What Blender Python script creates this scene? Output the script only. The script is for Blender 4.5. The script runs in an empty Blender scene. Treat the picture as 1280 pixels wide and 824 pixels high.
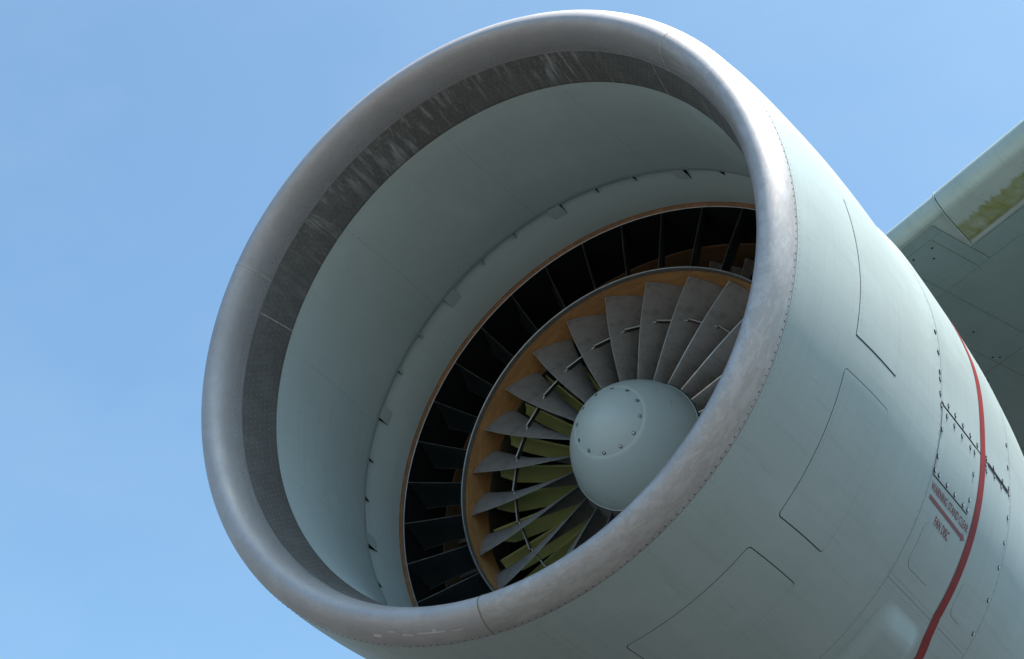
import bpy, math, random
from mathutils import Vector, Matrix

random.seed(7)
S = bpy.context.scene
COL = S.collection
R = math.radians
sin, cos, pi = math.sin, math.cos, math.pi

# ------------------------------------------------------------------ camera
cam_data = bpy.data.cameras.new('camera')
cam = bpy.data.objects.new('camera', cam_data)
COL.objects.link(cam)
cam_data.sensor_fit = 'HORIZONTAL'
cam_data.sensor_width = 36.0
cam_data.lens = 36.0 * 2049.98 / 1280.0
cam_data.clip_start = 0.1
cam_data.clip_end = 6000.0
cx_ = Vector((0.8555267, 0.5177587, 0.0))
cy_ = Vector((-0.2870245, 0.4742695, -0.8322772))      # image down
cz_ = Vector((-0.4309187, 0.7120354, 0.5543597))       # view direction
m = Matrix((cx_, -cy_, -cz_)).transposed().to_4x4()
m.translation = Vector((2.731194, -4.273471, -3.499103))
cam.matrix_world = m
S.camera = cam

# ------------------------------------------------------------------ world, sun, exposure
SUN = Vector((0.385, 0.03, 0.92)).normalized()
sun_el = math.asin(SUN.z)
sun_az = math.atan2(SUN.x, SUN.y)
world = bpy.data.worlds.new('World')
S.world = world
world.use_nodes = True
wn = world.node_tree
bg = wn.nodes['Background']
sky = wn.nodes.new('ShaderNodeTexSky')
sky.sky_type = 'NISHITA'
sky.sun_disc = False
sky.sun_elevation = sun_el
sky.sun_rotation = sun_az
sky.altitude = 0
sky.air_density = 1.0
sky.dust_density = 3.2
sky.ozone_density = 1.6
tint = wn.nodes.new('ShaderNodeMix')
tint.data_type = 'RGBA'
tint.blend_type = 'MULTIPLY'
tint.inputs[0].default_value = 1.0
tint.inputs[7].default_value = (0.84, 1.10, 1.12, 1)
wn.links.new(sky.outputs['Color'], tint.inputs[6])
gen = wn.nodes.new('ShaderNodeTexCoord')
cmap = wn.nodes.new('ShaderNodeMapping')
cmap.inputs['Scale'].default_value = (2.2, 3.4, 5.0)
wn.links.new(gen.outputs['Generated'], cmap.inputs['Vector'])
cn = wn.nodes.new('ShaderNodeTexNoise')
cn.inputs['Scale'].default_value = 1.9
cn.inputs['Detail'].default_value = 7
cn.inputs['Roughness'].default_value = .58
wn.links.new(cmap.outputs['Vector'], cn.inputs['Vector'])
cr = wn.nodes.new('ShaderNodeValToRGB')
cr.color_ramp.elements[0].position = .42
cr.color_ramp.elements[1].position = .85
cr.color_ramp.elements[1].color = (.11, .11, .11, 1)
wn.links.new(cn.outputs['Fac'], cr.inputs['Fac'])
cm = wn.nodes.new('ShaderNodeMix')
cm.data_type = 'RGBA'
wn.links.new(cr.outputs['Color'], cm.inputs[0])
wn.links.new(tint.outputs[2], cm.inputs[6])
cm.inputs[7].default_value = (3.3, 3.75, 4.2, 1)
wn.links.new(cm.outputs[2], bg.inputs['Color'])
bg.inputs['Strength'].default_value = 0.10

sd = bpy.data.lights.new('sun', 'SUN')
sd.energy = 5.0
sd.angle = R(0.53)
sd.color = (1.0, 0.955, 0.89)
sun = bpy.data.objects.new('sun', sd)
COL.objects.link(sun)
sun.rotation_euler = SUN.to_track_quat('Z', 'Y').to_euler()
sun.location = (8, 8, 20)

S.cycles.max_bounces = 14
S.cycles.diffuse_bounces = 12
S.cycles.glossy_bounces = 6
S.view_settings.view_transform = 'Standard'
S.view_settings.look = 'None'
S.view_settings.exposure = 1.22
S.view_settings.gamma = 1.0
S.view_settings.use_curve_mapping = False

# ------------------------------------------------------------------ materials
def new_mat(name):
    mt = bpy.data.materials.new(name)
    mt.use_nodes = True
    nt = mt.node_tree
    return mt, nt, nt.nodes['Principled BSDF']

def coords(nt, scale):
    tc = nt.nodes.new('ShaderNodeTexCoord')
    mp = nt.nodes.new('ShaderNodeMapping')
    mp.inputs['Scale'].default_value = scale
    nt.links.new(tc.outputs['Object'], mp.inputs['Vector'])
    return mp.outputs['Vector']

def noise(nt, scale, vec=(1, 1, 1), detail=5, rough=.55, dist=0.0):
    n = nt.nodes.new('ShaderNodeTexNoise')
    n.inputs['Scale'].default_value = scale
    n.inputs['Detail'].default_value = detail
    n.inputs['Roughness'].default_value = rough
    n.inputs['Distortion'].default_value = dist
    nt.links.new(coords(nt, vec), n.inputs['Vector'])
    return n.outputs['Fac']

def ramp(nt, fac, p0, p1, c0=(0, 0, 0, 1), c1=(1, 1, 1, 1)):
    r = nt.nodes.new('ShaderNodeValToRGB')
    r.color_ramp.elements[0].position = p0
    r.color_ramp.elements[1].position = p1
    r.color_ramp.elements[0].color = c0
    r.color_ramp.elements[1].color = c1
    nt.links.new(fac, r.inputs['Fac'])
    return r.outputs['Color']

def mix(nt, fac, a, b, mode='MIX'):
    x = nt.nodes.new('ShaderNodeMix')
    x.data_type = 'RGBA'
    x.blend_type = mode
    for s, v in ((x.inputs[0], fac), (x.inputs[6], a), (x.inputs[7], b)):
        if hasattr(v, 'is_linked'):
            nt.links.new(v, s)
        elif isinstance(v, (tuple, list)):
            s.default_value = tuple(v) + ((1,) if len(v) == 3 else ())
        else:
            s.default_value = v
    return x.outputs[2]

def math_node(nt, op, a, b=0.0):
    x = nt.nodes.new('ShaderNodeMath')
    x.operation = op
    x.use_clamp = op in ('MULTIPLY', 'ADD')
    for s, v in ((x.inputs[0], a), (x.inputs[1], b)):
        if hasattr(v, 'is_linked'):
            nt.links.new(v, s)
        else:
            s.default_value = v
    return x.outputs[0]

def bump(nt, bsdf, fac, strength, dist=.001):
    b = nt.nodes.new('ShaderNodeBump')
    b.inputs['Strength'].default_value = strength
    b.inputs['Distance'].default_value = dist
    nt.links.new(fac, b.inputs['Height'])
    nt.links.new(b.outputs['Normal'], bsdf.inputs['Normal'])

def paint_mat(name, base, dark, rough=.42, brush=(1.2, 160, 1.2), bstr=.35, streak=.35, spec=.45):
    """weathered paint: circumferential brush marks, axial rain streaks, broad dirt"""
    mt, nt, b = new_mat(name)
    big = ramp(nt, noise(nt, 1.6, (1, 1, 1), 6, .6), .35, .7)
    col = mix(nt, big, base, tuple(v * .9 for v in base))
    st = ramp(nt, noise(nt, 1.0, (22, 1.4, 22), 5, .6), .5, .78)
    col = mix(nt, math_node(nt, 'MULTIPLY', st, streak), col, dark)
    br = noise(nt, 1.0, brush, 4, .65)
    col = mix(nt, math_node(nt, 'MULTIPLY', ramp(nt, br, .3, .75), .24), col, dark)
    spk = ramp(nt, noise(nt, 70, (1, 1, 1), 3, .5), .72, .78)
    col = mix(nt, math_node(nt, 'MULTIPLY', spk, .35), col, dark)
    # thin runs of grime and paler touched-up areas
    run = ramp(nt, noise(nt, 1.0, (60, 1.1, 60), 4, .6, .15), .60, .72)
    col = mix(nt, math_node(nt, 'MULTIPLY', run, streak * .5), col, tuple(v * .7 for v in dark))
    pale = ramp(nt, noise(nt, 4.5, (1, .5, 1), 4, .55, .3), .60, .66)
    col = mix(nt, math_node(nt, 'MULTIPLY', pale, .22), col, tuple(min(1, v * 1.14) for v in base))
    nt.links.new(col, b.inputs['Base Color'])
    rr = ramp(nt, br, .2, .8, (rough - .06,) * 3 + (1,), (rough + .12,) * 3 + (1,))
    nt.links.new(rr, b.inputs['Roughness'])
    b.inputs['Specular IOR Level'].default_value = spec
    bump(nt, b, br, bstr, .0012)
    return mt

def metal_mat(name, base, dark, rough=.36, metallic=.85, vein=.5, scale=(3, 3, 3), bstr=.15, streaks=None):
    mt, nt, b = new_mat(name)
    big = ramp(nt, noise(nt, 2.2, (1, 1, 1), 6, .65), .3, .72)
    col = mix(nt, big, base, tuple(v * .82 for v in base))
    vn = ramp(nt, noise(nt, 3.2, scale, 9, .74, .3), .44, .53, (0, 0, 0, 1), (1, 1, 1, 1))
    vn2 = ramp(nt, noise(nt, 3.2, scale, 9, .74, .3), .53, .62, (1, 1, 1, 1), (0, 0, 0, 1))
    vv = math_node(nt, 'MULTIPLY', vn, vn2)
    col = mix(nt, math_node(nt, 'MULTIPLY', vv, vein), col, dark)
    spk = ramp(nt, noise(nt, 55, (1, 1, 1), 3, .6), .66, .74)
    col = mix(nt, math_node(nt, 'MULTIPLY', spk, .45), col, dark)
    if streaks:
        s = ramp(nt, noise(nt, 1.0, streaks[0], 5, .7, .2), streaks[2], streaks[2] + .14)
        tc = nt.nodes.new('ShaderNodeTexCoord')
        sz = nt.nodes.new('ShaderNodeSeparateXYZ')
        nt.links.new(tc.outputs['Object'], sz.inputs[0])
        s2 = math_node(nt, 'MULTIPLY', ramp(nt, noise(nt, 1.8, (1, 1, 1), 3, .5), .36, .6), ramp(nt, sz.outputs['Z'], .25, .8))
        col = mix(nt, math_node(nt, 'MULTIPLY', math_node(nt, 'MULTIPLY', s, s2), streaks[3]), col, streaks[1])
    nt.links.new(col, b.inputs['Base Color'])
    rn = noise(nt, 6, (1, 1, 1), 6, .7)
    rr = ramp(nt, rn, .3, .75, (rough - .07,) * 3 + (1,), (rough + .16,) * 3 + (1,))
    nt.links.new(rr, b.inputs['Roughness'])
    b.inputs['Metallic'].default_value = metallic
    bump(nt, b, noise(nt, 90, (1, 1, 1), 4, .6), bstr, .0006)
    return mt

def plain_mat(name, base, rough=.5, metallic=0.0, var=.2, scale=12, spec=.5):
    mt, nt, b = new_mat(name)
    n = ramp(nt, noise(nt, scale, (1, 1, 1), 5, .6), .3, .7)
    col = mix(nt, n, base, tuple(v * (1 - var) for v in base))
    nt.links.new(col, b.inputs['Base Color'])
    b.inputs['Roughness'].default_value = rough
    b.inputs['Metallic'].default_value = metallic
    b.inputs['Specular IOR Level'].default_value = spec
    bump(nt, b, noise(nt, 60, (1, 1, 1), 4, .6), .12, .0006)
    return mt

PAINT = (.335, .395, .400)
PAINT_D = (.21, .26, .26)
M = {}
M['skin'] = paint_mat('grey_green_skin_paint', PAINT, PAINT_D)
M['duct'] = paint_mat('intake_duct_paint', (.50, .58, .57), (.38, .44, .43), .5, (1.2, 60, 1.2), .12, .18)
M['case'] = paint_mat('fan_case_paint', (.53, .61, .60), (.38, .44, .43), .42, (1.2, 60, 1.2), .10, .15)
M['spinner'] = paint_mat('spinner_paint', (.55, .63, .62), (.43, .50, .49), .34, (6, 6, 6), .05, .1)
M['lip'] = metal_mat('bare_aluminium_lip', (.46, .445, .45), (.24, .215, .20), .50, .5, .36, (3.5, 12, 3.5))
M['lip_smooth'] = metal_mat('weathered_aluminium_lip', (.44, .425, .435), (.27, .25, .24), .52, .48, .22, (3, 10, 3))
M['band'] = metal_mat('perforated_dark_metal_band', (.185, .180, .172), (.07, .066, .06), .5, .4, .3, (3, 3, 3), .2,
                      ((34, 2.6, 34), (.50, .50, .50), .50, .85))
M['blade'] = metal_mat('grey_titanium_blade', (.52, .475, .45), (.14, .125, .12), .45, .45, .4, (3, 3, 3), .2)
M['blade'] = paint_mat('dull_grey_blade', (.25, .235, .228), (.07, .065, .06), .52, (9, 9, 9), .08, .55, .25)
M['edge'] = plain_mat('worn_edge_sky_reflection', (.62, .61, .58), .35, .8, .35, 40)  # worn metal, brightened to carry the sky reflection along the edges
M['vane'] = plain_mat('black_guide_vane', (.030, .042, .047), .38, 0, .4, 9)
M['vane_edge'] = plain_mat('pale_vane_edge', (.12, .13, .13), .4, .2, .3, 20)  # trailing edge paler than the vane faces
M['black'] = plain_mat('black_depth_shade', (.008, .009, .010), .7, 0, .3, 9, .2)  # near-black colour stands in for the unlit depth of the engine
M['gap_and_shade'] = plain_mat('panel_gap_and_side_shade', (.02, .022, .022), .8, 0, .2, 30, .1)
M['brown_edge'] = metal_mat('worn_brown_edge', (.27, .13, .055), (.10, .05, .02), .6, 0.0, .6, (6, 6, 6), .4)
M['brown_dark'] = metal_mat('dark_brown_lining', (.20, .11, .055), (.08, .045, .02), .62, 0.0, .5, (2, 8, 2), .4)  # darker brown for the rear lining
M['damper_body'] = plain_mat('dark_damper_metal', (.06, .058, .055), .4, .4, .3, 20)
M['damper'] = plain_mat('bright_damper_edge', (.80, .79, .76), .3, .5, .25, 30)
M['brown'] = metal_mat('brown_abradable_lining', (.56, .285, .105), (.26, .12, .045), .62, 0.0, .5, (2, 8, 2), .4)
M['olive'] = plain_mat('olive_green_stator', (.50, .56, .22), .48, 0, .22, 7)
M['silver'] = plain_mat('silver_splitter_edge', (.52, .53, .54), .34, .85, .3, 25)
M['grey_strip'] = plain_mat('dull_grey_strip', (.20, .20, .19), .55, .3, .35, 30)
M['screw'] = plain_mat('steel_screw', (.62, .63, .62), .3, .9, .2, 80)
M['red'] = plain_mat('faded_red_paint', (.26, .028, .032), .6, 0, .28, 9, .2)
M['redtext'] = plain_mat('faded_red_lettering', (.22, .035, .045), .5, 0, .35, 60)
M['sealant'] = plain_mat('pale_sealant', (.52, .50, .45), .6, 0, .4, 30)
M['sealant_dark'] = plain_mat('brown_sealant', (.22, .19, .14), .6, 0, .4, 30)
M['scuff_glint'] = plain_mat('scuffed_metal_glint', (.62, .61, .60), .3, .3, .2, 60)  # bare scratches, coloured bright to carry their sun glints
M['rivet_dark'] = plain_mat('dark_rivet', (.07, .065, .06), .6, .3, .3, 60)
M['rivet_light'] = plain_mat('pale_rivet', (.40, .40, .39), .45, .4, .3, 60)
M['rivet_paint'] = plain_mat('painted_rivet', (.24, .29, .29), .4, 0, .2, 60)
M['core'] = plain_mat('exhaust_metal', (.22, .20, .18), .45, .8, .3, 6)

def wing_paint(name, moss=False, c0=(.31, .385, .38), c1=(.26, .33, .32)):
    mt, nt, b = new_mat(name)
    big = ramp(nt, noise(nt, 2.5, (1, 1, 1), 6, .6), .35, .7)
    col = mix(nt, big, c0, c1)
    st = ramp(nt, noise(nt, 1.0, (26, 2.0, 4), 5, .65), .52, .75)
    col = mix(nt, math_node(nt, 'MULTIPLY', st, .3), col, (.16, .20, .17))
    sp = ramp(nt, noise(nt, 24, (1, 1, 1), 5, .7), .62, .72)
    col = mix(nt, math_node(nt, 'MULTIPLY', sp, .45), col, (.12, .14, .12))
    if moss:
        tc = nt.nodes.new('ShaderNodeTexCoord')
        sx = nt.nodes.new('ShaderNodeSeparateXYZ')
        nt.links.new(tc.outputs['Object'], sx.inputs[0])
        wob = noise(nt, 1.0, (34, 3.0, 3.0), 6, .75)
        # chordwise position plus ragged edge: growth fills the strip ahead of the slat's trailing edge
        e1 = math_node(nt, 'SUBTRACT', sx.outputs['Y'], math_node(nt, 'MULTIPLY', wob, .21))
        m1 = ramp(nt, e1, .065, .090)
        m2 = ramp(nt, sx.outputs['Y'], .352, .372, (1, 1, 1, 1), (0, 0, 0, 1))
        mm = math_node(nt, 'MULTIPLY', m1, m2)
        dens = ramp(nt, noise(nt, 1.0, (9, 4, 3), 6, .7), .22, .66)
        mm = math_node(nt, 'MULTIPLY', mm, dens)
        green = mix(nt, noise(nt, 30, (1, 1, 1), 5, .6), (.20, .235, .035), (.10, .115, .022))
        col = mix(nt, mm, col, green)
        ebot = ramp(nt, sx.outputs['Y'], .315, .352)
        col = mix(nt, math_node(nt, 'MULTIPLY', math_node(nt, 'MULTIPLY', ebot, m2), math_node(nt, 'MULTIPLY', dens, .8)), col, (.11, .10, .03))
    nt.links.new(col, b.inputs['Base Color'])
    b.inputs['Roughness'].default_value = .42
    bump(nt, b, noise(nt, 40, (1, 1, 1), 4, .6), .1, .001)
    return mt
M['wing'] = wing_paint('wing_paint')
M['wing_under_shade'] = wing_paint('wing_paint_shaded', False, (.185, .265, .275), (.155, .225, .23))  # same wing paint darkened, the underside's shade put into the colour
M['slat'] = wing_paint('slat_paint_with_algae', True)

def ground_mat(name, c0, c1, spot):
    mt, nt, b = new_mat(name)
    n = ramp(nt, noise(nt, .35, (1, 1, 1), 8, .6), .3, .7)
    col = mix(nt, n, c0, c1)
    n2 = ramp(nt, noise(nt, 6, (1, 1, 1), 6, .6), .4, .7)
    col = mix(nt, math_node(nt, 'MULTIPLY', n2, .4), col, spot)
    nt.links.new(col, b.inputs['Base Color'])
    b.inputs['Roughness'].default_value = .9
    return mt

# ------------------------------------------------------------------ helpers
def link(name, me, mat, parent=None, loc=None):
    o = bpy.data.objects.new(name, me)
    COL.objects.link(o)
    for mt in (mat if isinstance(mat, (list, tuple)) else [mat]):
        if me is not None and mt is not None:
            me.materials.append(mt)
    if parent is not None:
        o.parent = parent
    if loc is not None:
        o.location = loc
    return o

def mesh(name, verts, faces, smooth=True, angle=35, mats=None):
    me = bpy.data.meshes.new(name)
    me.from_pydata([tuple(v) for v in verts], [], faces)
    if mats:
        me.polygons.foreach_set('material_index', mats)
    me.polygons.foreach_set('use_smooth', [smooth] * len(me.polygons))
    me.update()
    if smooth:
        me.set_sharp_from_angle(angle=R(angle))
    return me

def sstep(a, b, x):
    t = min(1.0, max(0.0, (x - a) / (b - a)))
    return t * t * (3 - 2 * t)

def warp(x, y, z):
    """the intake is drooped a little: its front rings tilt down and shift relative to the fan axis"""
    W = 1 - sstep(.25, 1.0, y)
    return Vector((x + W * (-.0208 + .0124 * y), y - W * (.0124 * x + .0551 * z), z + W * (-.0162 + .0551 * y)))

def at(y, r, c):
    c = R(c)
    return warp(r * sin(c), y, r * cos(c))

def lerp_tab(tab, y):
    if y <= tab[0][0]:
        return tab[0][1]
    for (a, b), (c, d) in zip(tab, tab[1:]):
        if y <= c:
            return b + (d - b) * (y - a) / (c - a)
    return tab[-1][1]

SKIN_RAW = [(0, 1.30), (.1, 1.3165), (.25, 1.330), (.4, 1.338), (.6, 1.348), (.8, 1.354), (1.0, 1.358), (1.2, 1.361),
            (1.5, 1.364), (1.8, 1.363), (2.1, 1.357), (2.5, 1.337), (3.1, 1.290), (3.6, 1.225)]
def skin_r(y, c=120):
    r = (lerp_tab(SKIN_RAW, y - .05) + 2 * lerp_tab(SKIN_RAW, y) + lerp_tab(SKIN_RAW, y + .05)) / 4
    if y < .06:
        r = lerp_tab(SKIN_RAW, y)
    cc = abs(((c + 180) % 360) - 180)
    hump = sstep(1.10, 1.30, y) * (1 - sstep(1.9, 3.2, y)) * (1 - sstep(80, 98, cc))
    return r + .023 * hump

def revolve(name, prof, mat, parent, c0=0., c1=360., n=180, w=True, flip=False, angle=35):
    """surface of revolution about the engine axis, prof = [(y, r)]"""
    closed = abs(c1 - c0 - 360) < 1e-6
    k = n if closed else n + 1
    V, F = [], []
    for (y, r) in prof:
        for i in range(k):
            c = c0 + (c1 - c0) * i / n
            rr = r(y, c) if callable(r) else r
            p = at(y, rr, c) if w else Vector((rr * sin(R(c)), y, rr * cos(R(c))))
            V.append(p)
    for j in range(len(prof) - 1):
        for i in range(n):
            a = j * k + i
            b = j * k + (i + 1) % k
            f = (a, b, b + k, a + k)
            F.append(f[::-1] if flip else f)
    return link(name, mesh(name, V, F, True, angle), mat, parent, PLOC)

def patch(name, y0, y1, c0, c1, dr, mat, parent, nc=None, ny=None, rc=0.0, side=.0025, rfun=skin_r, bulge=None):
    """a curved sheet standing proud of the skin, its rim turned down; y0, y1 numbers or functions of clock"""
    f0 = y0 if callable(y0) else (lambda c, v=y0: v)
    f1 = y1 if callable(y1) else (lambda c, v=y1: v)
    ymid = (f0((c0 + c1) / 2) + f1((c0 + c1) / 2)) / 2
    arc = abs(c1 - c0) * pi / 180 * 1.35
    nc = nc or max(2, int(arc / .02))
    ny = ny or max(2, int(abs(f1((c0 + c1) / 2) - f0((c0 + c1) / 2)) / .04))
    cs = [c0 + (c1 - c0) * i / nc for i in range(nc + 1)]
    if rc:
        ex = []
        for k in range(1, 6):
            a = rc * (1 - cos(pi / 2 * k / 6)) / 1.35 * 180 / pi
            ex += [c0 + a, c1 - a]
        d = rc / 1.35 * 180 / pi
        cs = sorted([c for c in cs if c0 + d < c < c1 - d] + ex + [c0, c1, c0 + d, c1 - d])
    V = []
    for c in cs:
        a, b = f0(c), f1(c)
        if rc:
            d = min(c - c0, c1 - c) * pi / 180 * 1.35
            if d < rc:
                e = rc - math.sqrt(max(0, rc * rc - (rc - d) ** 2))
                a += e; b -= e
        for j in range(ny + 1):
            y = a + (b - a) * j / ny
            h = dr
            if bulge:
                h += bulge(j / ny, (c - c0) / (c1 - c0))
            V.append(at(y, rfun(y, c) + h, c))
    k = ny + 1
    F = []
    n = len(cs)
    for i in range(n - 1):
        for j in range(ny):
            a = i * k + j
            F.append((a, a + 1, a + k + 1, a + k))
    # rim
    loop = [j for j in range(k)] + [i * k + ny for i in range(1, n)] + [(n - 1) * k + j for j in range(ny - 1, -1, -1)] + [i * k for i in range(n - 2, 0, -1)]
    base = len(V)
    ax = Vector((0, 1, 0))
    for q in loop:
        p = V[q]
        rad = Vector((p.x, 0, p.z)).normalized()
        V.append(p - rad * (dr + side))
    L = len(loop)
    for i in range(L):
        F.append((loop[i], base + i, base + (i + 1) % L, loop[(i + 1) % L]))
    return link(name, mesh(name, V, F, True, 40), mat, parent, PLOC)

def ribbon(name, pts, width, dr, mat, parent, rfun=skin_r, step=.03, h=.0006):
    """thin strip following points (y, clock) on a revolved surface"""
    P = []
    for (a, b) in zip(pts, pts[1:]):
        d = math.hypot(b[0] - a[0], (b[1] - a[1]) * pi / 180 * 1.35)
        n = max(1, int(d / step))
        for i in range(n):
            t = i / n
            P.append((a[0] + (b[0] - a[0]) * t, a[1] + (b[1] - a[1]) * t))
    P.append(pts[-1])
    V, F = [], []
    for i, (y, c) in enumerate(P):
        q = P[min(i + 1, len(P) - 1)]; p = P[max(i - 1, 0)]
        dy, dc = q[0] - p[0], (q[1] - p[1]) * pi / 180 * 1.35
        l = math.hypot(dy, dc) or 1
        ny_, nc_ = -dc / l, dy / l
        for s in (-1, 1):
            yy = y + s * ny_ * width / 2
            cc = c + s * nc_ * width / 2 / 1.35 * 180 / pi
            V.append(at(yy, rfun(yy, cc) + dr, cc))
    for i in range(len(P) - 1):
        a = 2 * i
        F.append((a, a + 1, a + 3, a + 2))
    return link(name, mesh(name, V, F), mat, parent, PLOC)

def frame_at(y, c, r, w=True):
    p = at(y, r, c)
    e = .01
    ty = (at(y + e, r, c) - p).normalized()
    n = Vector((sin(R(c)), 0, cos(R(c))))
    n = (n - ty * n.dot(ty)).normalized()
    return p, ty, ty.cross(n), n

def dots(name, spots, mat, parent, rfun, inward=False, size=.003, h=.0008, sides=6):
    """small rivet heads joined in one mesh: spots = [(y, clock[, size])]"""
    V, F = [], []
    for s in spots:
        y, c = s[0], s[1]
        sz = s[2] if len(s) > 2 else size
        r = rfun(y, c)
        p, a, b, n = frame_at(y, c, r)
        if inward:
            n = -n
        base = len(V)
        for k in range(sides):
            t = 2 * pi * k / sides
            V.append(p + (a * cos(t) + b * sin(t)) * sz - n * .0004)
        for k in range(sides):
            t = 2 * pi * k / sides
            V.append(p + (a * cos(t) + b * sin(t)) * sz * .62 + n * h)
        for k in range(sides):
            k2 = (k + 1) % sides
            F.append((base + k, base + k2, base + sides + k2, base + sides + k))
        F.append(tuple(base + sides + k for k in range(sides)))
    o = link(name, mesh(name, V, F, True, 60), mat, parent, PLOC)
    o['kind'] = 'stuff'
    return o

# ------------------------------------------------------------------ ground (below the frame, dark and pale zones laid out to steer the bounce light)
GZ = -5.15
gm = mesh('ground', [(-3000, -3000, GZ), (3000, -3000, GZ), (3000, 3000, GZ), (-3000, 3000, GZ)], [(0, 1, 2, 3)], False)
g = link('ground', gm, ground_mat('asphalt', (.045, .046, .043), (.036, .036, .034), (.03, .03, .028)))
g['kind'] = 'structure'
# unseen pale slab added ahead of the engine to bounce light into the duct, 15 cm thick with its edge proud of the asphalt
z1 = GZ + .02
am = mesh('bounce_apron', [(-60, -70, z1), (60, -70, z1), (60, -5.5, z1), (-60, -5.5, z1), (-60, -70, GZ - .1), (60, -70, GZ - .1), (60, -5.5, GZ - .1), (-60, -5.5, GZ - .1)],
          [(0, 1, 2, 3), (0, 4, 5, 1), (1, 5, 6, 2), (2, 6, 7, 3), (3, 7, 4, 0)], False)
g = link('bounce_apron', am, ground_mat('bounce_concrete', (.175, .165, .15), (.14, .132, .12), (.11, .104, .095)))
g['kind'] = 'structure'

# ------------------------------------------------------------------ the engine
ROOT_LOC = Vector((0, 1.6, -1.37))
PLOC = -ROOT_LOC
eng = link('jet_engine', None, None)
eng.location = ROOT_LOC
eng['label'] = 'large grey-green turbofan engine with bare metal intake lip and visible fan blades'
eng['category'] = 'jet engine'

# lip: three bare-metal segments
def lip_profile():
    D, rh, eo, ei, n = .10, 1.22, 1.8, 2.0, 18
    pr = [(0.0, 1.284)]
    for k in range(n + 1):
        a = pi / 2 * k / n
        pr.append((-D * sin(a) ** (2 / eo), rh + (1.30 - rh) * max(0, cos(a)) ** (2 / eo)))
    for k in range(n - 1, -1, -1):
        a = pi / 2 * k / n
        pr.append((.044 - (D + .044) * sin(a) ** (2 / ei), rh - (rh - 1.16) * max(0, cos(a)) ** (2 / ei)))
    pr.append((.044, 1.176))
    return pr
LP = lip_profile()
# clocks of the three joints on the outer skin and on the inside (the joints run slightly skew)
seams = [48.5, 177.5, 296.5]
gap = .06
for i in range(3):
    a, b = seams[i], seams[(i + 1) % 3] + (360 if i == 2 else 0)
    o = revolve('lip_segment', LP, M['lip'] if i == 0 else M['lip_smooth'], eng, a + gap, b - gap, int((b - a) / 1.25), angle=50)
    if i == 0:
        o['label'] = 'bright mottled lip segment on the right'
for i, cc in enumerate(seams):
    V, F = [], []
    for k, (y, r) in enumerate(LP[1:-1]):
        prev = LP[max(0, k)]; nxt = LP[min(len(LP) - 1, k + 2)]
        t = Vector((nxt[0] - prev[0], nxt[1] - prev[1])).normalized()
        n = Vector((-t.y, t.x))
        if k == 0: n = Vector((0, 1))
        if k == len(LP) - 3: n = Vector((0, -1))
        # outward normal of the section points away from (0, 1.225)
        ctr = Vector((.02, 1.225))
        if n.dot(Vector((y, r)) - ctr) < 0: n = -n
        for s in (-.16, -.08, .08, .16):
            hgt = .0016 if abs(s) < .1 else -.001
            V.append(at(y + n.x * hgt, r + n.y * hgt, cc + s))
    for k in range(len(LP) - 3):
        for s in range(3):
            a = k * 4 + s
            F.append((a, a + 1, a + 5, a + 4))
    link('lip_joint_strip', mesh('lip_joint_strip', V, F), M['sealant'] if i != 1 else M['sealant_dark'], eng, PLOC)

# dark perforated band inside the lip
def band_r(y, c=0):
    t = (y - .044) / .185
    return 1.158 - .040 * t + .0105 * t * t
bseams = [43.5, 172.0, 289.3]
for i in range(3):
    a, b = bseams[i], bseams[(i + 1) % 3] + (360 if i == 2 else 0)
    pr = [(.047, 1.172), (.047, band_r(.047))] + [(.047 + .181 * k / 10, band_r(.047 + .181 * k / 10)) for k in range(1, 11)] + [(.228, 1.142)]
    revolve('perforated_band', pr, M['band'], eng, a + .05, b - .05, int((b - a) / 1.5))
    ribbon('band_joint_strip', [(.047, bseams[i]), (.228, bseams[i])], .005, -.0012, M['sealant'], eng, band_r, .02)
sp = []
for row in range(7):
    y = .066 + row * .024
    n = 290
    for k in range(n):
        c = (k + .5 * (row % 2)) * 360 / n
        if random.random() < .93:
            sp.append((y + random.uniform(-.001, .001), c + random.uniform(-.06, .06), random.uniform(.0017, .0025)))
dots('band_rivets', sp, M['rivet_light'], eng, lambda y, c: band_r(y), True, h=.0008, sides=5)
dots('band_edge_rivets', [(.2235, k * 360 / 560, .0032) for k in range(560)], M['rivet_dark'], eng, lambda y, c: band_r(y), True, h=.0012, sides=5)
# thin bright bead where lip meets band
revolve('lip_inner_bead', [(.0425, 1.1612), (.0435, 1.1580), (.0462, 1.1570), (.0478, 1.1592)], M['grey_strip'], eng, n=200)

# intake duct
DUCT = [(.232, 1.1285), (.30, 1.1300), (.40, 1.1370), (.50, 1.1470), (.60, 1.1600), (.70, 1.1755), (.80, 1.1930), (.90, 1.2120), (.97, 1.2260), (1.0, 1.2325)]
def duct_r(y, c=0): return lerp_tab(DUCT, y)
revolve('intake_duct', [(.232, 1.142)] + DUCT + [(1.0025, 1.2345), (1.002, 1.238), (.94, 1.246)], M['duct'], eng, n=240, angle=50)
V = []
for c in [15, 45, 75, 105, 135, 165, 195, 225, 255, 285, 315, 345]:
    ribbon('duct_joint', [(.24, c), (.985, c)], .0014, -.0006, M['rivet_paint'], eng, duct_r, .08)
dots('duct_rivets', [(.243, k * 360 / 420, .0022) for k in range(420)], M['rivet_paint'], eng, duct_r, True, h=.0007, sides=5)

dots('duct_fasteners', [(random.uniform(.27, .96), random.uniform(0, 360), random.uniform(.0022, .0034)) for k in range(46)], M['rivet_dark'], eng, duct_r, True, h=.0006)
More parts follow.
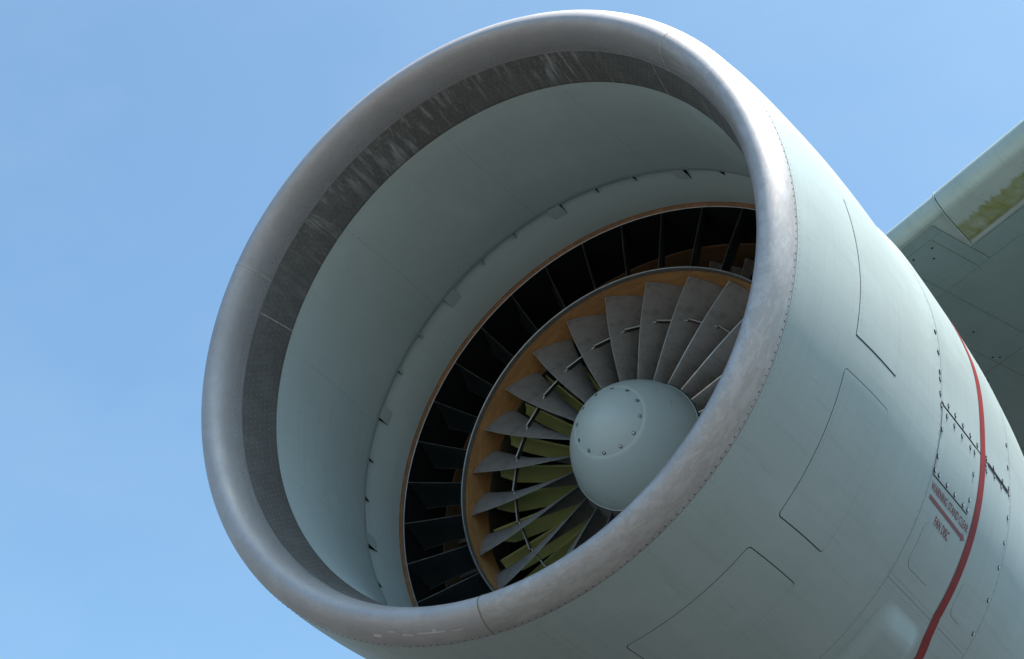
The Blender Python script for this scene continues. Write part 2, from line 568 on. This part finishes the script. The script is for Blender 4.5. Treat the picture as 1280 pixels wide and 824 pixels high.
# fan case behind the duct, with its wedge brackets
CASE = [(.94, 1.262), (1.0, 1.2565), (1.03, 1.2525), (1.07, 1.2475), (1.11, 1.2440), (1.16, 1.2415), (1.21, 1.2405), (1.25, 1.2415), (1.284, 1.2440)]
def case_r(y, c=0): return lerp_tab(CASE, y)
revolve('fan_case', CASE + [(1.2845, 1.26)], M['case'], eng, n=220, w=False, angle=50)

def wedge_mesh(nm, wdeg, y1, hh):
    V, F = [], []
    for s in (-1, 1):
        for (y, d) in ((1.001, 0.004), (1.001, -hh), (y1, -.0015), (y1, .004)):
            r = case_r(y) + d
            c = R(s * wdeg / 2)
            V.append((r * sin(c), y, r * cos(c)))
    F = [(0, 1, 2, 3), (7, 6, 5, 4), (0, 4, 5, 1), (1, 5, 6, 2), (2, 6, 7, 3), (3, 7, 4, 0)]
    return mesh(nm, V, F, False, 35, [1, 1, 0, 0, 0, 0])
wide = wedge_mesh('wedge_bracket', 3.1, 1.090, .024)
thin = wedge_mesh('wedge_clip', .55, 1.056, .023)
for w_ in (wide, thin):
    w_.materials.append(M['case']); w_.materials.append(M['gap_and_shade'])  # dark side faces paint in the wedges' own shade
def spin_obj(name, me, c, parent):
    o = bpy.data.objects.new(name, me)
    COL.objects.link(o)
    o.parent = parent
    o.rotation_euler = (0, R(c), 0)
    o.location = PLOC if parent is eng else (0, 0, 0)
    return o
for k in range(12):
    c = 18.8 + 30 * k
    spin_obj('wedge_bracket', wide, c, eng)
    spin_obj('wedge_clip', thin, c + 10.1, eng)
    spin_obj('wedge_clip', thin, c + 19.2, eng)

# brown lining ring at the fan face, black casing behind it, second lining round the rear rotor
revolve('outer_lining_ring', [(1.2855, 1.252), (1.2860, 1.2425), (1.293, 1.2270), (1.296, 1.2258)], M['brown_edge'], eng, n=200, w=False, angle=60)
revolve('outer_lining_edge', [(1.2955, 1.2275), (1.2945, 1.2258), (1.2955, 1.2243), (1.30, 1.2240)], M['silver'], eng, n=200, w=False)
revolve('outer_casing', [(1.298, 1.2262), (1.38, 1.229), (1.50, 1.2305), (1.635, 1.2305)], M['black'], eng, n=160, w=False)
revolve('rear_lining_ring', [(1.636, 1.236), (1.6365, 1.2235), (1.645, 1.2220), (1.96, 1.2160)], M['brown_dark'], eng, n=160, w=False, angle=60)

# ---- splitter with guide vanes
spl = revolve('splitter_ring', [(1.62, .905), (1.45, .898), (1.32, .889), (1.262, .883)], M['black'], eng, n=180, w=False)
SPL = spl
def sub_rev(name, prof, mat, parent, n=180, angle=40):
    o = revolve(name, prof, mat, parent, n=n, w=False, angle=angle)
    o.location = (0, 0, 0)
    return o
sub_rev('splitter_edge', [(1.264, .8832), (1.252, .8822), (1.2475, .8800), (1.2468, .8772), (1.2485, .8748), (1.2515, .8740)], M['silver'], spl)
sub_rev('splitter_inner_strip', [(1.2515, .8738), (1.272, .8722)], M['grey_strip'], spl)
o = dots('strip_rivets', [(1.262, k * 2.0, .0026) for k in range(180)], M['rivet_dark'], spl, lambda y, c: .8730, True, sides=5)
o.location = (0, 0, 0)
sub_rev('splitter_lining', [(1.2722, .8712), (1.32, .8700), (1.40, .8670), (1.456, .8640)], M['brown'], spl)

def loft(nm, secs, mats=None, ncut=10, edge=None):
    """vane or blade from spanwise sections. sec = (r, yLE, cLE, yTE, cTE, thick, camber)"""
    V, F, MI = [], [], []
    K = 2 * ncut
    for (r, y0, c0, y1, c1, th, cb) in secs:
        a = Vector((R(c0) * r, y0)); b = Vector((R(c1) * r, y1))
        d = b - a; L = d.length; d.normalize(); n = Vector((-d.y, d.x))
        pts = []
        for i in range(ncut + 1):
            t = (1 - cos(pi * i / ncut)) / 2
            hh = th / 2 * (math.sqrt(max(0, min(1, t * 14))) if t < .0714 else 1) * (1 - .8 * max(0, t - .35) / .65)
            if i == 0: hh = 0
            mid = a + d * (L * t) + n * (cb * 4 * t * (1 - t))
            pts.append((mid, hh))
        loop = [pts[i][0] + n * pts[i][1] for i in range(ncut + 1)] + [pts[i][0] - n * pts[i][1] for i in range(ncut - 1, 0, -1)]
        for q in loop:
            th_ = q.x / r
            V.append((r * sin(th_), q.y, r * cos(th_)))
    ns = len(secs)
    for j in range(ns - 1):
        for i in range(K):
            a = j * K + i; b = j * K + (i + 1) % K
            F.append((a, b, b + K, a + K))
            near = i in (0, K - 1)
            MI.append(1 if (edge and near) else (2 if edge == 2 and i in (ncut - 1, ncut) else 0))
    F.append(tuple(range(K))[::-1]); MI.append(0)
    F.append(tuple((ns - 1) * K + i for i in range(K))); MI.append(0)
    me = mesh(nm, V, F, True, 60, MI)
    for mt in (mats or []):
        me.materials.append(mt)
    return me

secs = []
for k in range(9):
    t = k / 8
    r = 1.229 - (1.229 - .884) * t
    secs.append((r, 1.297 + .062 * t, -1.2 * t, 1.478 + .04 * t - .02 * sin(pi * t), -2.9 - .8 * t, .007, -.010))
vane = loft('guide_vane', secs, [M['vane'], M['edge'], M['vane_edge']], 10, 2)
for k in range(36):
    spin_obj('guide_vane', vane, 8.75 + 10 * k - 10 * .05, spl)

# ---- front rotor: hub, spinner, blades, dampers
def spin_r(y):
    t = min(1.0, max(0.0, (1.29 - y) / .34))
    return .306 * (1 - t ** 1.6) ** .592
rot = revolve('fan_rotor', [(1.2685, .3095), (1.30, .314), (1.36, .326), (1.45, .335), (1.455, .10)], M['blade'], eng, n=100, w=False)
SPp = [(.95 + (1.2655 - .95) * (1 - cos(pi / 2 * k / 26)), 0) for k in range(27)]
SPp = [(y, max(spin_r(y), .0005)) for y, _ in SPp]
ysc = 1.0187
front = [p for p in SPp if p[0] < ysc + .007] + [(ysc + .0085, spin_r(ysc + .0085)), (ysc + .0087, spin_r(ysc + .0085) - .001)]
rear = [(ysc + .0092, spin_r(ysc + .0092) - .001), (ysc + .0093, spin_r(ysc + .0093))] + [p for p in SPp if p[0] > ysc + .012] + [(1.2662, .306)]
sub_rev('spinner_nose', front, M['spinner'], rot, 96, 50)
sub_rev('spinner', rear, M['spinner'], rot, 96, 50)
sub_rev('spinner_gap', [(ysc + .004, spin_r(ysc + .004) - .004), (ysc + .02, spin_r(ysc + .02) - .004)], M['gap_and_shade'], rot, 96)

def screw_mesh(nm, rad, h):
    V, F, MI = [], [], []
    n = 12
    prof = [(rad * 1.28, -.0004, 0), (rad * 1.25, .0003, 0), (rad * .95, .0003, 0), (rad * .9, h * .7, 1), (rad * .6, h, 1), (rad * .22, h, 1), (rad * .2, h * .55, 1), (0.0001, h * .5, 0)]
    for (a, z, _) in prof:
        for k in range(n):
            t = 2 * pi * k / n
            V.append((a * cos(t), a * sin(t), z))
    for j in range(len(prof) - 1):
        for k in range(n):
            a = j * n + k; b = j * n + (k + 1) % n
            F.append((a, b, b + n, a + n)); MI.append(1 if prof[j + 1][2] and prof[j][2] else 0)
    me = mesh(nm, V, F, True, 40, MI)
    me.materials.append(M['gap_and_shade']); me.materials.append(M['screw'])
    return me
scm = screw_mesh('spinner_screw', .0066, .0026)
for k in range(12):
    c = 9.3 + 30 * k
    r = spin_r(ysc)
    e = .002
    ny = -(spin_r(ysc + e) - spin_r(ysc - e)) / (2 * e)
    n2 = Vector((1, ny)).normalized()          # (radial, axial)
    nv = Vector((n2.x * sin(R(c)), n2.y, n2.x * cos(R(c))))
    o = bpy.data.objects.new('spinner_screw', scm)
    COL.objects.link(o)
    o.parent = rot
    o.location = Vector((r * sin(R(c)), ysc, r * cos(R(c)))) + nv * .0003
    o.rotation_euler = nv.to_track_quat('Z', 'Y').to_euler()

o = dots('spinner_chips', [(1.0 + .22 * random.random() ** 1.2, random.uniform(0, 360), random.uniform(.0008, .0019)) for k in range(70)], M['sealant'], rot, lambda y, c: spin_r(y), h=.0004, sides=5)
o.location = (0, 0, 0)
for (ya, ca, yb_, cb_) in [(1.10, 57, 1.118, 50), (1.13, 78, 1.14, 70), (1.19, 205, 1.215, 196), (1.16, 150, 1.17, 152), (1.05, 300, 1.06, 306)]:
    o = ribbon('spinner_scratch', [(ya, ca), (yb_, cb_)], .0022, .0012, M['sealant'], rot, lambda y, c: spin_r(y), .01)
    o.location = (0, 0, 0)
secs = []
for k in range(11):
    t = k / 10                                   # 0 at root, 1 at tip
    r = .312 + (.866 - .312) * t
    yle = 1.272 + .038 * t
    cle = -1.4 * (1 - t) - .8 * sin(pi * t)
    chord_t = (.016 + (.172 - .016) * t ** .85) / r     # tangential extent, radians
    chord_y = .165 + (.118 - .165) * t
    secs.append((r, yle, cle, yle + chord_y, cle + math.degrees(chord_t), .0075 - .004 * t, -.006 - .017 * sin(pi * min(1, .25 + .75 * t) ** 1)))
blade = loft('fan_blade', secs, [M['blade'], M['edge']], 12, True)
# damper: a rod-like shelf that runs from this blade to the next
def damper_mesh():
    V, F = [], []
    n = 10
    for i in range(n + 1):
        c = R(4.6 + 15.0 * i / n)
        y = 1.326
        w_ = .014
        for (dy, dz) in ((0, .0032), (-.004, 0), (0, -.0032), (w_ * 1.6, -.0032), (w_ * 1.9, 0), (w_ * 1.6, .0032)):
            f = i / n
            r0_, r1_ = .6555 + dz, .6475 + dz
            ca, cb2 = R(4.6), R(18.9)
            x_ = r0_ * sin(ca) * (1 - f) + r1_ * sin(cb2) * f
            z_ = r0_ * cos(ca) * (1 - f) + r1_ * cos(cb2) * f
            V.append((x_, y + dy, z_))
    for i in range(n):
        for k in range(6):
            a = i * 6 + k; b = i * 6 + (k + 1) % 6
            F.append((a, b, b + 6, a + 6))
    F.append(tuple(range(6))); F.append(tuple(n * 6 + k for k in range(6))[::-1])
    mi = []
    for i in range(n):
        mi += [0, 0, 1, 1, 1, 1]  # forward facets bright, the rest of the rod dark
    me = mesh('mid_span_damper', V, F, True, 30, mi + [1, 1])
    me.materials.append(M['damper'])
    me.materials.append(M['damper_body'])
    return me
damp = damper_mesh()
TIP0 = 4.9
for k in range(25):
    c = TIP0 + 14.4 * k
    spin_obj('fan_blade', blade, c, rot)
    spin_obj('mid_span_damper', damp, c, rot)

# ---- olive stators behind the front rotor
st_ring = revolve('stator_ring', [(1.457, .868), (1.459, .8625), (1.62, .850)], M['core'], eng, n=140, w=False)
sub_rev('stator_inner_ring', [(1.459, .30), (1.459, .328), (1.66, .345)], M['black'], st_ring, 80)
secs = []
for k in range(8):
    t = k / 7
    r = .325 + (.845 - .325) * t
    ch = .112 - .008 * t
    if t > .93: ch = .040
    secs.append((r, 1.462, 0, 1.462 + ch, -2.6 - (2.2 * (1 - t)), .011, -.010))
secs.insert(-1, (.798, 1.462, 0, 1.566, -2.7, .011, -.010))
secs = sorted(secs, key=lambda q: q[0])
stv = loft('stator_vane', secs, [M['olive']], 10)
for k in range(32):
    spin_obj('stator_vane', stv, 296.8 + 11.25 * k, st_ring)

# ---- rear rotor seen through the guide vanes, and the dark depth of the engine
rr_ = revolve('rear_rotor', [(1.70, .30), (1.71, .60), (1.74, .62), (1.95, .64)], M['black'], eng, n=120, w=False)
secs = []
for k in range(7):
    t = k / 6
    r = .60 + (1.203 - .60) * t
    secs.append((r, 1.725, 0, 1.725 + .15 - .04 * t, 3.2 + 4.4 * t, .007, .008))
rb = loft('rear_fan_blade', secs, [M['blade'], M['edge']], 8, True)
for k in range(40):
    spin_obj('rear_fan_blade', rb, 1.6 + 9 * k, rr_)
revolve('rear_light_stop', [(2.05, .01), (2.06, .6), (2.07, 1.26), (1.95, 1.262)], M['black'], eng, n=100, w=False)  # added black disc closing the rear to keep light out

# ------------------------------------------------------------------ outer skin
def skin_ring(name, ya, yb, ny, c0=0, c1=360, n=None, inset=.010):
    ys = [ya + (yb - ya) * i / ny for i in range(ny + 1)]
    pr = [(ya, lambda y, c: skin_r(y, c) - inset)] + [(y, skin_r) for y in ys] + [(yb, lambda y, c: skin_r(y, c) - inset)]
    return revolve(name, pr, M['skin'], eng, c0, c1, n or int((c1 - c0) / 1.25), angle=50)
skin_ring('intake_cowl', .003, 1.2225, 40)
skin_ring('fan_cowl', 1.2260, 2.1175, 34, 99.75, 130.4, 60)
skin_ring('fan_cowl', 1.2260, 2.1175, 34, 130.46, 459.45, 240)
revolve('cowl_underlay', [(-.0, lambda y, c: 1.286)] + [(y, lambda y, c: skin_r(y, c) - .009) for y in [.02, .3, .8, 1.2, 1.3, 1.7, 2.1, 2.5]], M['gap_and_shade'], eng, n=180)
skin_ring('rear_cowl', 2.1215, 3.60, 30)
revolve('cowl_exit_lip', [(3.60, 1.224), (3.604, 1.215), (3.55, 1.205), (3.0, 1.20), (2.2, 1.20)], M['skin'], eng, n=120)
revolve('core_cowl', [(2.2, .80), (3.4, .86), (4.2, .80), (5.2, .60), (5.25, .58), (5.0, .55)], M['skin'], eng, n=100)
revolve('exhaust_plug', [(4.9, .40), (5.2, .40), (5.7, .22), (6.0, .02)], M['core'], eng, n=64)

# access doors and panels (each a sheet with its own gap round it)
def interp(tab):
    return lambda c: lerp_tab(tab, c)
def door(name, y0, y1, c0, c1, rc=.02, gapw=.004, dr=.0014, gap_mat='gap_and_shade', label=None):
    f0 = y0 if callable(y0) else (lambda c, v=y0: v)
    f1 = y1 if callable(y1) else (lambda c, v=y1: v)
    gd = gapw / 1.35 * 180 / pi
    patch('panel_gap', lambda c: f0(c) - gapw, lambda c: f1(c) + gapw, c0 - gd * 1.7, c1 + gd * 1.7, .0004, M[gap_mat], eng, rc=rc + gapw if rc else 0, side=.001)
    o = patch(name, f0, f1, c0, c1, dr, M['skin'], eng, rc=rc, side=.002)
    if label: o['label'] = label
    return o
door('access_door', .408, .762, 110.8, 135.1, .016, .0022)
door('access_door', .385, .756, 141.4, 165.0, .016, .0022)
door('access_door', interp([(80, .470), (95.8, .461), (104.5, .443)]),
     interp([(79.3, .50), (80.0, .58), (80.6, .66), (81.6, .745), (83.5, .775), (87.4, .797), (95, .784), (104.9, .768)]), 79.4, 104.6, 0, .0030)
door('access_panel', 1.232, 1.625, 99.95, 111.95, .004, .0028)
door('small_hatch', 1.300, 1.535, 118.9, 126.9, .035, .0016, .0012, 'rivet_paint')
door('small_hatch', 1.800, 1.950, 121.2, 127.3, .035, .0016, .0012, 'rivet_paint')
ribbon('open_joint', [(1.79, 99.62), (2.075, 99.62)], .014, .0022, M['gap_and_shade'], eng)
ribbon('open_joint', [(1.215, 99.55), (1.245, 99.6)], .012, .0022, M['gap_and_shade'], eng)

# blister fairing low on the fan cowl
def bul(u, v):
    a = max(0, 1 - (2 * u - 1) ** 2) ; b = max(0, 1 - (2 * v - 1) ** 2)
    return .036 * sstep(0, 1, min(1, a * 1.2)) * sstep(0, 1, min(1, b * 1.2))
patch('blister_fairing', 1.30, 1.71, 132.5, 152, .0015, M['skin'], eng, nc=34, ny=34, rc=.08, bulge=bul)

# red danger stripe, arrow and lettering
ribbon('red_stripe', [(1.722, 40), (1.722, 129.3), (1.748, 132.8), (1.79, 136.0), (1.79, 175)], .062, .0019, M['red'], eng, step=.02)
def ribbon_poly(name, pts, dr, mat):
    V = [at(y, skin_r(y, c) + dr, c) for y, c in pts]
    return link(name, mesh(name, V, [tuple(range(len(V)))], False), mat, eng, PLOC)
ribbon('warning_arrow_shaft', [(1.258, 115.45), (1.632, 115.95)], .0165, .0012, M['redtext'], eng)
ribbon_poly('warning_arrow_head', [(1.632, 115.2), (1.668, 116.0), (1.632, 116.7)], .0015, M['redtext'])

def lettering(name, text, y0, y1, cbase, cap, slope=0.0):
    cu = bpy.data.curves.new(name, 'FONT')
    cu.body = text
    cu.size = 1.0
    cu.offset = .012
    tmp = bpy.data.objects.new(name + '_tmp', cu)
    COL.objects.link(tmp)
    bpy.context.view_layer.update()
    dg = bpy.context.evaluated_depsgraph_get()
    me0 = tmp.evaluated_get(dg).to_mesh()
    vs = [v.co.copy() for v in me0.vertices]
    fs = [tuple(p.vertices) for p in me0.polygons]
    tmp.evaluated_get(dg).to_mesh_clear()
    bpy.data.objects.remove(tmp)
    bpy.data.curves.remove(cu)
    x0 = min(v.x for v in vs); x1 = max(v.x for v in vs)
    yb = min(v.y for v in vs); yt = max(v.y for v in vs)
    V = []
    for v in vs:
        u = (v.x - x0) / (x1 - x0)
        y = y0 + (y1 - y0) * u
        hh = (v.y - yb) / (yt - yb) * cap
        c = cbase + slope * u - hh / 1.362 * 180 / pi
        V.append(at(y, skin_r(y, c) + .0013, c))
    return link(name, mesh(name, V, fs, False), M['redtext'], eng, PLOC)
lettering('warning_lettering', 'WARNING STAND CLEAR', 1.247, 1.672, 114.35, .034, .35)
lettering('disc_lettering', 'FAN DISC', 1.362, 1.520, 118.55, .036, .2)

# fasteners round the access panel and joints: each a screw of its own
fm = screw_mesh('cowl_fastener', .0086, .0040)
FAST = [(1.219, 100.15), (1.281, 100.9), (1.367, 100.9), (1.458, 100.95), (1.56, 101.0), (1.612, 100.9), (1.764, 100.3), (1.773, 101.3), (1.88, 100.3), (1.98, 100.35),
        (1.240, 104.11), (1.240, 108.86), (1.240, 111.28), (1.287, 111.3), (1.376, 111.35), (1.465, 111.4), (1.566, 111.4), (1.618, 111.35),
        (1.618, 109.53), (1.618, 104.84), (2.092, 99.78), (2.092, 104.3), (2.092, 109.07), (2.092, 113.79), (1.207, 94.23), (1.207, 95.6), (1.207, 98.2),
        (1.30, 98.6), (1.38, 98.7), (1.47, 98.75), (1.56, 98.8), (1.65, 98.8), (1.77, 98.9), (1.87, 98.9), (2.0, 98.9), (2.092, 98.6), (2.092, 120), (2.092, 126.5),
        (1.207, 90.5), (1.207, 86.5), (2.09, 94.5), (2.09, 90)]
for (y, c) in FAST:
    p, a, b, n = frame_at(y, c, skin_r(y, c) + (.0014 if 1.23 < y < 1.63 and 100.2 < c < 111.8 else 0.0))
    o = bpy.data.objects.new('cowl_fastener', fm)
    COL.objects.link(o)
    o.parent = eng
    o.location = p + PLOC + n * .0003
    o.rotation_euler = n.to_track_quat('Z', 'Y').to_euler()

# painted and dark rivet rows, joined
sp = []
for k in range(330):
    sp.append((.016, k * 360 / 330))
dots('cowl_edge_rivets', sp, M['rivet_paint'], eng, skin_r, size=.0026, h=.0009)
def lip_out_r(y, c): 
    a = math.asin(min(1, (-y / .10) ** (1.8 / 2))) if y < -1e-6 else 0.0
    return 1.22 + .08 * cos(a) ** (2 / 1.8)
sp = []
for k in range(290):
    c = k * 360 / 290
    sp.append((-.008 + random.uniform(-.001, .001), c + random.uniform(-.1, .1), random.uniform(.0028, .0042)))
dots('lip_edge_rivets', sp, M['rivet_dark'], eng, lip_out_r, size=.0035, h=.0012)
for k, (ya, ca, yb_, cb_, wd) in enumerate([(-.058, 196.6, -.058, 198.2, .011), (-.066, 184.5, -.068, 189.5, .0045), (-.064, 190.3, -.065, 192.4, .004), (-.062, 181.3, -.063, 183.2, .004), (-.074, 193.6, -.0745, 195.0, .003), (-.072, 186.0, -.073, 186.6, .007)]):
    ribbon('scuff_glint_mark', [(ya, ca), (yb_, cb_)], wd, .0006, M['scuff_glint'], eng, lip_out_r, .008)
def lip_in_r(y, c):
    return 1.22 - .06 * cos(math.asin(min(1, max(0, (.044 - y) / .144))))
sp = []
for k in range(260):
    c = k * 360 / 260
    for yy in (.028, .012):
        if random.random() < .9:
            sp.append((yy + random.uniform(-.001, .001), c + (.69 if yy < .02 else 0) + random.uniform(-.1, .1), random.uniform(.0018, .0027)))
for cc in seams:
    for d in (-.7, .7):
        for k in range(6):
            sp.append((.03 - .014 * k, cc + d, .0022))
dots('lip_inner_rivets', sp, M['rivet_dark'], eng, lip_in_r, True, h=.0008, sides=5)
sp = []
for c in (170.0, 171.3, 172.6):
    for k in range(14):
        sp.append((.035 + .026 * k, c, .0022))
for k in range(24):
    sp.append((.425, 112 + .95 * k, .0022)); sp.append((.402, 143 + .9 * k, .0022)); sp.append((.470, 82 + .93 * k, .0026))
for k in range(60):
    sp.append((1.212, 60 + 1.55 * k, .0022))
    sp.append((2.105, 62 + 1.6 * k, .0022))
for k in range(30):
    sp.append((1.24 + .029 * k, 129.6, .002)); sp.append((1.24 + .029 * k, 131.3, .002))
for k in range(18):
    sp.append((.66 + .03 * k, 108.3 + .01 * k, .002))
dots('cowl_rivets', sp, M['rivet_paint'], eng, lambda y, c: skin_r(y, c) + .0012, size=.0030, h=.0011)

# ------------------------------------------------------------------ the wing
WA = Vector((0.459486, 4.0, 2.7185))
WL = Vector((0.913645, -0.383731, 0.134176))
WC = Vector((0.387232, 0.921982, 0.0))
WH = Vector((-0.123708, 0.051957, 0.990958))
# root at the wing's mount on the pylon; local axes: X along the leading edge, Y chordwise aft, Z up
wing = link('aircraft_wing', None, None)
wm = Matrix((WL, WC, WH)).transposed().to_4x4()
wm.translation = WA
wing.matrix_world = wm
wing['label'] = 'grey-green swept wing above the engine, green algae staining its leading-edge slat'
wing['category'] = 'wing'

def nose(R_, grow=0.0, n=14, a0=125, a1=262):
    cc, ch = R_ * .707 + .002, -R_ * .707
    ch = -.75 * R_
    out = []
    for k in range(n + 1):
        a = R(a0 + (a1 - a0) * k / n)
        out.append((cc + (R_ + grow) * cos(a), ch + (R_ + grow) * sin(a)))
    return out
def extrude(name, sec, a0, a1, mat, parent, n=1, close=False, cap=True):
    """sec = [(chord, height)] ; a0/a1 numbers or functions of chord"""
    fa = a0 if callable(a0) else (lambda c: a0)
    fb = a1 if callable(a1) else (lambda c: a1)
    V, F = [], []
    k = len(sec)
    for i in range(n + 1):
        for (c, h) in sec:
            x = fa(c) + (fb(c) - fa(c)) * i / n
            V.append((x, c, h))
    rng = k if close else k - 1
    for i in range(n):
        for j in range(rng):
            a = i * k + j; b = i * k + (j + 1) % k
            F.append((a, b, b + k, a + k))
    if close and cap:
        F.append(tuple(range(k))[::-1]); F.append(tuple(n * k + j for j in range(k)))
    return link(name, mesh(name, V, F, True, 40), mat, parent)
NS = nose(.078)
low0 = NS[-1]
top = [(6.2, .02), (4.0, .36), (2.4, .42), (1.2, .34), (.55, .20), (.22, .085)]
# full closed body, its underside recessed 6 mm behind the separate skin panels
body_sec = top + [(c + .004, h + .004) for c, h in nose(.074)] + [(.10, -.128), (.6, -.149), (1.45, -.185), (2.4, -.215), (4.2, -.17), (6.2, -.01)]
extrude('wing_box', body_sec, -7.5, 6.5, M['wing'], wing, 1, True)
def shell(sec, th):
    """thin closed shell under/outside a polyline (chord, height)"""
    inner = []
    for i, (c, h) in enumerate(sec):
        p = sec[max(0, i - 1)]; q = sec[min(len(sec) - 1, i + 1)]
        t = Vector((q[0] - p[0], q[1] - p[1])).normalized()
        n = Vector((t.y, -t.x))           # inward for a section running top -> nose -> bottom
        inner.append((c - n.x * th, h - n.y * th))
    return sec + inner[::-1]
strip_sec = [(.20, .080)] + nose(.079, 0, 14, 122, 258)
extrude('leading_edge_strip', shell(strip_sec, .006), -7.4, -.52, M['wing'], wing, 1, True)
extrude('leading_edge_strip', shell(strip_sec, .006), -.514, lambda c: .425 - .28 * max(0, c), M['wing'], wing, 1, True)
slat_sec = [(.34, .135), (.20, .098)] + nose(.093, 0, 16, 118, 262) + [(.13, -.163), (.22, -.1635), (.32, -.162), (.405, -.160)]
slat_sec = [(c - .008, h + .002) for c, h in slat_sec]
extrude('slat', shell(slat_sec, .010), lambda c: .445 - .28 * max(0, c), 3.6, M['slat'], wing, 1, True)
extrude('slat', shell(slat_sec, .010), 3.62, 6.5, M['slat'], wing, 1, True)
extrude('slat_end_bead', shell([(c - .003, h) for c, h in slat_sec], .020), lambda c: .430 - .28 * max(0, c), lambda c: .440 - .28 * max(0, c), M['wing'], wing, 1, True)

LOW = [(.09, -.128), (.6, -.149), (1.45, -.185), (2.4, -.215), (4.2, -.17), (6.2, -.01)]
def low_h(c): return lerp_tab(LOW, c) - .004
def wing_panel(a0, a1, c0, c1, name='underside_panel', th=.004, g=.0016):
    n = 4
    V, F = [], []
    for i in range(n + 1):
        c = c0 + g + (c1 - c0 - 2 * g) * i / n
        for x in (a0 + g, a1 - g):
            V.append((x, c, low_h(c) - th)); 
    for i in range(n):
        a = 2 * i
        F.append((a, a + 1, a + 3, a + 2))
    base = len(V)
    loop = [2 * i for i in range(n + 1)] + [2 * i + 1 for i in range(n, -1, -1)]
    for q in loop:
        V.append((V[q][0], V[q][1], V[q][2] + th + .003))
    L = len(loop)
    for i in range(L):
        F.append((loop[i], loop[(i + 1) % L], base + (i + 1) % L, base + i))
    o = link(name, mesh(name, V, F, True, 40), M['wing_under_shade'], wing)
    return o
cb = [.075, .155, .60, 1.45, 2.35, 4.2]
xs = [-6.5, -4.6, -3.0, -1.75, -.95, -.38, -.07]
for j in range(len(cb) - 1):
    for i in range(len(xs) - 1):
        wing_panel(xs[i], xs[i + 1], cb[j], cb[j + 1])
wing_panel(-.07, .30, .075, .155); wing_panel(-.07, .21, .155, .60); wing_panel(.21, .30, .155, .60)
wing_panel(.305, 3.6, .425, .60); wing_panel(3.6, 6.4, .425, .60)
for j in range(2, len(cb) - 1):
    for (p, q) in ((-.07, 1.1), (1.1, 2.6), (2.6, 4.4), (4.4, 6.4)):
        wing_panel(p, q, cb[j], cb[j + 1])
# small rivets and fastener heads on the wing underside
V, F = [], []
def wdot(x, c, s):
    b = len(V)
    for k in range(6):
        V.append((x + s * cos(pi / 3 * k), c + s * sin(pi / 3 * k), low_h(c) - .0042))
    for k in range(6):
        V.append((x + .7 * s * cos(pi / 3 * k), c + .7 * s * sin(pi / 3 * k), low_h(c) - .0062))
    for k in range(6):
        F.append((b + k, b + (k + 1) % 6, b + 6 + (k + 1) % 6, b + 6 + k))
    F.append(tuple(b + 6 + k for k in range(6)))
for k in range(60):
    wdot(-1.0 + .05 * k, .622, .002); wdot(-1.0 + .05 * k, .578 if k > 24 else .50, .002)
for k in range(30):
    wdot(-.085, .62 + .05 * k, .002); wdot(-.055, .62 + .05 * k, .002)
for x, c in ((-.36, 1.36), (-.33, 1.40), (-.55, 1.52), (-.52, 1.33), (.16, .22), (.1, .3), (.02, .2), (-.25, 1.05)):
    wdot(x, c, .009)
o = link('underside_rivets', mesh('underside_rivets', V, F, True, 40), M['gap_and_shade'], wing)
o['kind'] = 'stuff'

# pylon joining the engine to the wing (hidden behind the intake from the front)
V, F = [], []
prof = [(2.3, 1.20, .03), (2.6, 1.20, .16), (3.2, 1.20, .22), (4.6, .80, .22), (6.6, 1.3, .10)]
topz = [(2.3, 1.40), (2.6, 1.50), (3.2, 1.85), (4.6, 2.72), (6.6, 2.60)]
for (y, z0, wd), (_, z1) in zip(prof, topz):
    for x in (-wd, wd):
        for z in (z0, z1):
            V.append((x, y, z))
for i in range(len(prof) - 1):
    a = 4 * i; b = a + 4
    F += [(a, b, b + 1, a + 1), (a + 2, a + 3, b + 3, b + 2), (a + 1, b + 1, b + 3, a + 3), (a, a + 2, b + 2, b)]
F += [(0, 1, 3, 2), (16, 18, 19, 17)]
py = link('engine_pylon', mesh('engine_pylon', V, F, True, 30), M['skin'], wing)
py.matrix_parent_inverse = wm.inverted()
